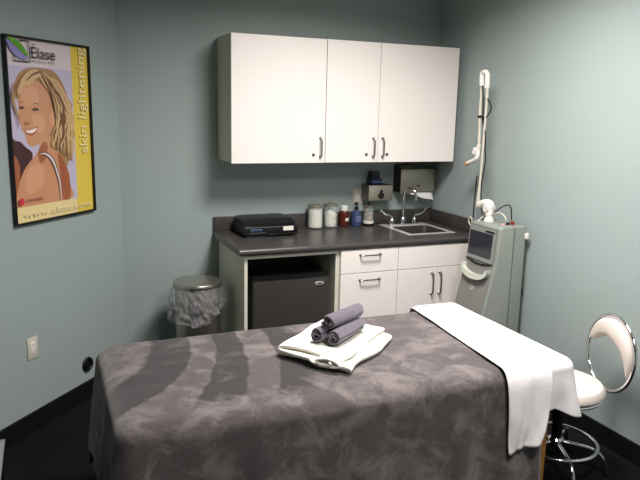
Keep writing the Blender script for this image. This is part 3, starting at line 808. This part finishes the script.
def corner(p, cx, cy, w=.10): return math.exp(-((p.x-cx)**2+(p.y-cy)**2)/(w*w))
# blanket
def b_hem(x, y, s, n):
    if n.x < -.9: base = .27-.05*(y-TY0)/(TY1-TY0)*0
    else: base = .13
    k = math.exp(-((x-TX0)**2+(y-TY0)**2)/(.12**2))
    return base-.10*k*0+.02*N3(s*3, 0, 1)
def b_fold(p, n, s, d, f):
    cf = corner(p, TX0, TY0, .14); cb = corner(p, TX0, TY1, .14)
    a = d*(.10+.05*N3(s*2.1, 3, 0))*.5
    w = .022*d/.5*(sin(s*17+1.5*N3(s*2, 5, 0))+.6*sin(s*31+1))
    w += (.085*cf+.06*cb)*d/.5*1.2
    w += .03*cf*d/.5*sin(s*60)
    if n.y < -.9: w -= .045*d/.5*math.exp(-((p.x-TX0-.10)/.028)**2)+.02*d/.5*math.exp(-((p.x-TX0-.42)/.05)**2)
    if n.x < -.9: w -= .04*d/.4*math.exp(-((p.y-TY0-.10)/.03)**2)
    return .004+a+w, .01*N3(s*5, d*4, 0)*f
def b_top(x, y): return .006*N3(x*3, y*3, 0)+.0025*N3(x*11, y*11, 2)-.012*math.exp(-((x-TX0)/.06)**2)
bk = drape(TX0, TX1, TY0, TY1, TZ, .075, .86, .800, True, b_hem, b_fold, R=.065, topz=b_top)
bl = link('blanket', bk, blanketm, angle=180)
m_ = bl.modifiers.new('s', 'SOLIDIFY'); m_.thickness = .006; m_.offset = -1
tag(bl, 'large charcoal grey plush blanket draped over the treatment table', 'blanket')
# sheet
t = empty('bed_sheet', 'white sheet draped over the right end of the treatment table', 'sheet', (0, 0, 0))
def s_hem(x, y, s, n):
    cx = math.exp(-((x-TX1)**2+(y-TY0)**2)/(.05**2))
    if n.y < -.5:
        return .50-.055*max(0, min(1, (x-.87)/.12))
    return .445
def s_fold(p, n, s, d, f):
    c = corner(p, TX1, TY0, .09)
    w = .014*d/.3*sin(s*34+.8+3*d)+.02*d/.3*.3+.012*N3(s*18, d*8, 2)*d/.2
    w += .07*c*d/.3+.02*(d/.25)*sin(14*((p-Vector((TX1, TY0))).length)-d*10)
    return .008+w+.014*f*N3(s*9, d*5, 1), 0
def s_top(x, y): return .003*N3(x*5, y*5, 7)
sh = drape(TX0, TX1, TY0, TY1, TZ, .06, .73, .66, False, s_hem, s_fold, R=.05, lift=.009, topz=s_top)
o = link('sheet', sh, sheetm, t, angle=180); m_ = o.modifiers.new('s', 'SOLIDIFY'); m_.thickness = .002
# folded-over cuff: a band lying across the sheet from back to front and hanging down the front
def cuff():
    bm = NB(); NU, NV = 40, 110; G = []
    for j in range(NV+1):
        v = j/NV; s = v*1.30        # length from back overhang to front hem
        row = []
        for i in range(NU+1):
            u_ = i/NU
            back = .10; top = TY1-TY0
            if s < back: d = back-s; yy = TY1+.014+.02*d; z = TZ+.014-.03-d; fr_ = 0
            elif s < back+top: yy = TY1+.014-(s-back)*(top+.028)/top; z = TZ+.018; fr_ = (s-back)/top
            else: d = (s-back-top); yy = TY0-.014-.012*min(1, d/.05)-.05*d; z = TZ+.014-.03-d*.965; fr_ = 1
            # soften the bend at the front and back edges
            xl = .690+(.603-.690)*fr_; xr = .945+(.828-.945)*fr_**1.6
            if fr_ == 1: xl += .04*d; xr -= .26*d-.02*sin(d*9)
            x = xl+(xr-xl)*u_
            z += .0035*N3(x*6, yy*6, 3)
            if s > back+top:
                dd = (s-back-top)/.33
                yy -= .014*dd*sin(u_*7+1.2*dd)+.02*dd*u_+.020*N3(x*13, z*6, 0)*dd+.010*N3(x*30, z*12, 3)*dd+.012*math.exp(-((u_-.45)/.10)**2)*dd
                z += .03*dd*(u_-.3)
            edge = math.exp(-((u_-1)/.05)**2)+math.exp(-(u_/.05)**2)*1.3
            if s >= back and s <= back+top: z -= .0055*edge
            row.append([x, yy, z])
        G.append(row)
    # smooth along v
    for _ in range(6):
        H_ = [[list(c) for c in r] for r in G]
        for j in range(1, NV):
            for i in range(NU+1):
                for a in range(3): G[j][i][a] = (H_[j-1][i][a]+2*H_[j][i][a]+H_[j+1][i][a])/4
    V = [[bm.verts.new(c) for c in r] for r in G]
    for j in range(NV):
        for i in range(NU): bm.faces.new((V[j][i], V[j][i+1], V[j+1][i+1], V[j+1][i]))
    return bm
o = link('folded_cuff', cuff(), sheetm, t, angle=180, label='double band of sheet folded back and hanging down the front'); m_ = o.modifiers.new('s', 'SOLIDIFY'); m_.thickness = .003; m_.offset = 1

# ------------------------------------------------------------------ towels
def ribbon(bm, path, th, length, nL=26, jit=None):
    """2-D path (w,h) thickened and extruded along local x"""
    n = len(path); P = [Vector(p) for p in path]; up, dn = [], []
    for i, p in enumerate(P):
        t_ = (P[min(i+1, n-1)]-P[max(i-1, 0)]).normalized(); q = Vector((-t_.y, t_.x))*th/2
        up.append(p+q); dn.append(p-q)
    loop = up+dn[::-1]; m = len(loop); rings = []
    for k in range(nL+1):
        x = length*k/nL; ring = []
        for i, q in enumerate(loop):
            c = Vector((x, q.x, q.y)); s = i if i < n else 2*n-1-i
            if jit: c += jit(k/nL, s/(n-1), c)
            ring.append(bm.verts.new(c))
        rings.append(ring)
    for A, D in zip(rings, rings[1:]):
        for i in range(m): bm.faces.new((A[i], A[(i+1) % m], D[(i+1) % m], D[i]))
    for R_, flip in ((rings[0], False), (rings[-1], True)):
        for i in range(n-1):
            q = (R_[i], R_[i+1], R_[m-2-i], R_[m-1-i]); bm.faces.new(q if not flip else q[::-1])
    return bm
def serp(levels, h0, n=14, fold=5):
    """levels: list of (wstart,wend,z); joined by round folds"""
    out = []
    for i, (a, c, z) in enumerate(levels):
        for k in range(n+1): out.append((a+(c-a)*k/n, z))
        if i+1 < len(levels):
            z2 = levels[i+1][2]; s = 1 if c > a else -1; r = (z2-z)/2
            for k in range(1, fold): an = -pi/2+pi*k/fold; out.append((c+s*r*cos(an)*1.2, (z+z2)/2+r*sin(an)))
    return out
tang = radians(40)
ft = empty('folded_towel', 'cream white terry towel folded flat on the blanket under the rolled towels', 'towel', (-.213, -1.742, TZ+.004), tang)
def tj(k, s, c):
    n1 = N3(c.x*7, c.y*7, 1+s*2)
    d = Vector((0, 0, .008*n1*(.15+s)+.004*N3(c.x*22, c.y*22, 2)*s))
    d.x = .035*N3(s*4, c.y*3, 5)*(1-2*k)*0 + (.030*sin(s*9+1))*(1 if k > .5 else 1)*.8
    d.y = .022*N3(k*2.5, s*3, 9)
    sag = max(0, 1-k/.10); d.z -= .35*c.z*sag*sag*(1 if c.z > .012 else 0)*0
    return d
lv = [(.02, .355, .006), (.345, .03, .0185), (.07, .33, .0300), (.30, .10, .0400)]
lv = [(.02, .355, .009), (.340, .035, .026), (.075, .325, .0425)]
b = ribbon(NB(), [(w_, z) for w_, z in serp(lv, 0)], .0155, .455, 34, tj)
bmesh.ops.transform(b, matrix=Matrix.Scale(-1, 4, (0, 1, 0)), verts=b.verts)
o = link('terry_layers', b, creamt, ft, angle=60)
m_ = o.modifiers.new('sub', 'SUBSURF'); m_.levels = 1; m_.render_levels = 1
# loose curled loops at the near-left end
b = ribbon(NB(), [(.09+.075*(.2+.8*(k/40))*1.9*0+.165+(.075-.055*k/40)*cos(pi+k/40*3.2*pi), .030+(.020-.012*k/40)*sin(pi+k/40*3.2*pi)) for k in range(41)], .010, .05, 6, lambda k, s, c: Vector((-.012*s, .0, .003*N3(c.x*20, c.y*20, 0))))
bmesh.ops.transform(b, matrix=Matrix.Translation((-.028, -.01, .004)) @ Matrix.Scale(-1, 4, (0, 1, 0)), verts=b.verts)
o = link('curled_fold', b, creamt, ft, angle=60); m_ = o.modifiers.new('sub', 'SUBSURF'); m_.levels = 1; m_.render_levels = 1

def roll_mesh():
    path = []; turns = 2.3; n = 100
    for k in range(n+1):
        a = 2*pi*turns*k/n; r = .006+.0265*(k/n); path.append((r*cos(a+.6), r*sin(a+.6)*.96))
    return ribbon(NB(), path, .0080, .235, 14, lambda k, s, c: Vector((.006*sin(s*20)*(1 if k > .5 else -1)*(abs(k-.5) > .49), 0, 0))+Vector((0, .0018*N3(c.x*14, c.y*40, s), .0018*N3(c.x*14, c.z*40, 5+s))))
rdir = radians(33.5)
base_roll = link('rolled_towel', roll_mesh(), greyt, angle=60)
base_roll.modifiers.new('sub', 'SUBSURF').levels = 1
RZ = TZ+.004+.0465
ux, uy = cos(rdir), sin(rdir); px_, py_ = uy, -ux
O1 = Vector((-.034, -1.792, RZ+.0365)); O2 = O1+Vector((px_*.076, py_*.076, 0))+Vector((ux, uy, 0))*.012
O3 = (O1+O2)/2+Vector((0, 0, .0625))+Vector((ux, uy, 0))*.018
for i, (o_, lab) in enumerate(((O1, 'mauve grey rolled towel, left one of the lower pair'), (O2, 'mauve grey rolled towel, right one of the lower pair'), (O3, 'mauve grey rolled towel resting on top of the other two'))):
    r_ = base_roll if i == 0 else base_roll.copy()
    if i: C.objects.link(r_)
    r_.location = o_; r_.rotation_euler = (radians((0, 25, 205)[i]), 0, rdir+(0, .05, -.04)[i]); tag(r_, lab, 'towel', 'rolled towels')

# ------------------------------------------------------------------ stool
SC = Vector((1.205, -1.905))
t = empty('stool', 'cream round-seated stool with chrome hoop back and footring beside the table', 'stool', (SC.x, SC.y, 0))
link('seat', lathe(NB(), [(0, .404), (.17, .404), (.190, .408), (.199, .420), (.198, .438), (.184, .457), (.14, .468), (.06, .473), (0, .473)], 56), vinyl, t, label='round cream vinyl seat')
link('seat_band', lathe(NB(), [(0, .388), (.165, .388), (.188, .391), (.192, .399), (.186, .405), (0, .405)], 56), chrome, t, label='chrome band under the seat')
link('column', lathe(NB(), [(0, .155), (.024, .155), (.026, .16), (.026, .25), (.031, .25), (.031, .37), (.05, .388), (0, .388)], 28), black, t)
link('hub', lathe(NB(), [(0, .120), (.034, .120), (.038, .128), (.038, .158), (.03, .168), (0, .168)], 28), chrome, t)
a0 = math.atan2(-2.054+1.905, 1.388-1.205)
for k in range(5):
    a = a0+2*pi*k/5; c_, s_ = cos(a), sin(a)
    pts = smoothpath([(.02*c_, .02*s_, .145), (.10*c_, .10*s_, .138), (.17*c_, .17*s_, .126), (.208*c_, .208*s_, .100), (.232*c_, .232*s_, .060), (.242*c_, .242*s_, .018)], 5)
    l_ = link('leg', tube(NB(), pts, .0105, 12), chrome, t)
    link('foot_glide', lathe(NB(), [(0, 0), (.014, 0), (.015, .006), (.012, .020), (0, .020)], 16, c=(.242*c_, .242*s_, 0)), black, l_)
link('foot_ring', tube(NB(), [(.192*cos(2*pi*k/64), .192*sin(2*pi*k/64), .142) for k in range(64)], .009, 12, closed=True), chrome, t)
# hoop back
hd = math.atan2(-.22, .975); hc = Vector((.212, -.076, .598)); tilt = .08; HR = .180
hx_ = Vector((-sin(hd), cos(hd), 0)); hn = Vector((cos(hd), sin(hd), 0)); hz_ = (Vector((0, 0, 1))*cos(tilt)+hn*sin(tilt)).normalized(); hnn = hx_.cross(hz_)
if hnn.dot(hn) < 0: hnn = -hnn
def hoop(r, a, off=0): return hc+hx_*(r*cos(a))+hz_*(r*sin(a))+hnn*off
link('hoop_back', tube(NB(), [hoop(HR, 2*pi*k/72) for k in range(72)], .0105, 14, closed=True), chrome, t, label='chrome hoop')
b = NB(); tube(b, smoothpath([tuple(hoop(HR, -pi/2)), (.15, -.05, .398), (.08, -.025, .385)], 5), .0105, 12); link('back_bracket', b, chrome, t)
# crescent pad filling the upper part of the hoop
b = NB(); rings = []; NA = 48
for k in range(NA+1):
    f = k/NA; a = radians(8)+radians(196)*f; e = sin(pi*f); e2 = e**(.38 if f < .5 else .75)
    ro = HR-.012; wdt = .010+.085*e2; th = .010+.020*e2; rm = ro-wdt/2
    ring = []
    for j in range(20):
        an = 2*pi*j/20; cr, cn = cos(an), sin(an)
        q = 1 if True else 0
        ring.append(b.verts.new(hoop(rm+wdt/2*(abs(cr)**.75)*(1 if cr > 0 else -1), a, th*(abs(cn)**.8)*(1 if cn > 0 else -1)-.012*e)))
    rings.append(ring)
for A_, D_ in zip(rings, rings[1:]):
    for j in range(20): b.faces.new((A_[j], A_[(j+1) % 20], D_[(j+1) % 20], D_[j]))
b.faces.new(rings[0]); b.faces.new(rings[-1])
link('back_pad', b, vinyl, t, label='crescent cream vinyl back pad', angle=80)

# ------------------------------------------------------------------ small side table whose corner shows at the left edge
cnr = at(4.6, 439.5, z=.42)
t = empty('side_table', 'low grey steel side table, only its corner showing at the left edge', 'table', (cnr.x-.20, cnr.y-.22, 0))
sm_ = mat('grey_top', (125, 128, 126), .35)
link('tabletop', B(-.2, .2, -.22, .22, .408, .42, .004), sm_, t)
b = NB(); 
for a in ((-.202, .202, -.222, -.216), (-.202, .202, .216, .222), (-.202, -.196, -.216, .216), (.196, .202, -.216, .216)): box(b, *a, .396, .4215, .0015, 1)
link('rim', b, chrome, t)
for sx in (-1, 1):
    for sy in (-1, 1): link('leg', tube(NB(), [(sx*.18, sy*.2, 0), (sx*.18, sy*.2, .408)], .011, 12), black, t)

# ------------------------------------------------------------------ world, view
w_ = bpy.data.worlds.new('world'); S.world = w_; w_.use_nodes = True
w_.node_tree.nodes['Background'].inputs[0].default_value = (.5, .52, .55, 1); w_.node_tree.nodes['Background'].inputs[1].default_value = .05
S.view_settings.view_transform = 'Standard'; S.view_settings.look = 'None'; S.view_settings.gamma = 1; S.view_settings.use_curve_mapping = False
S.view_settings.exposure = 0.08
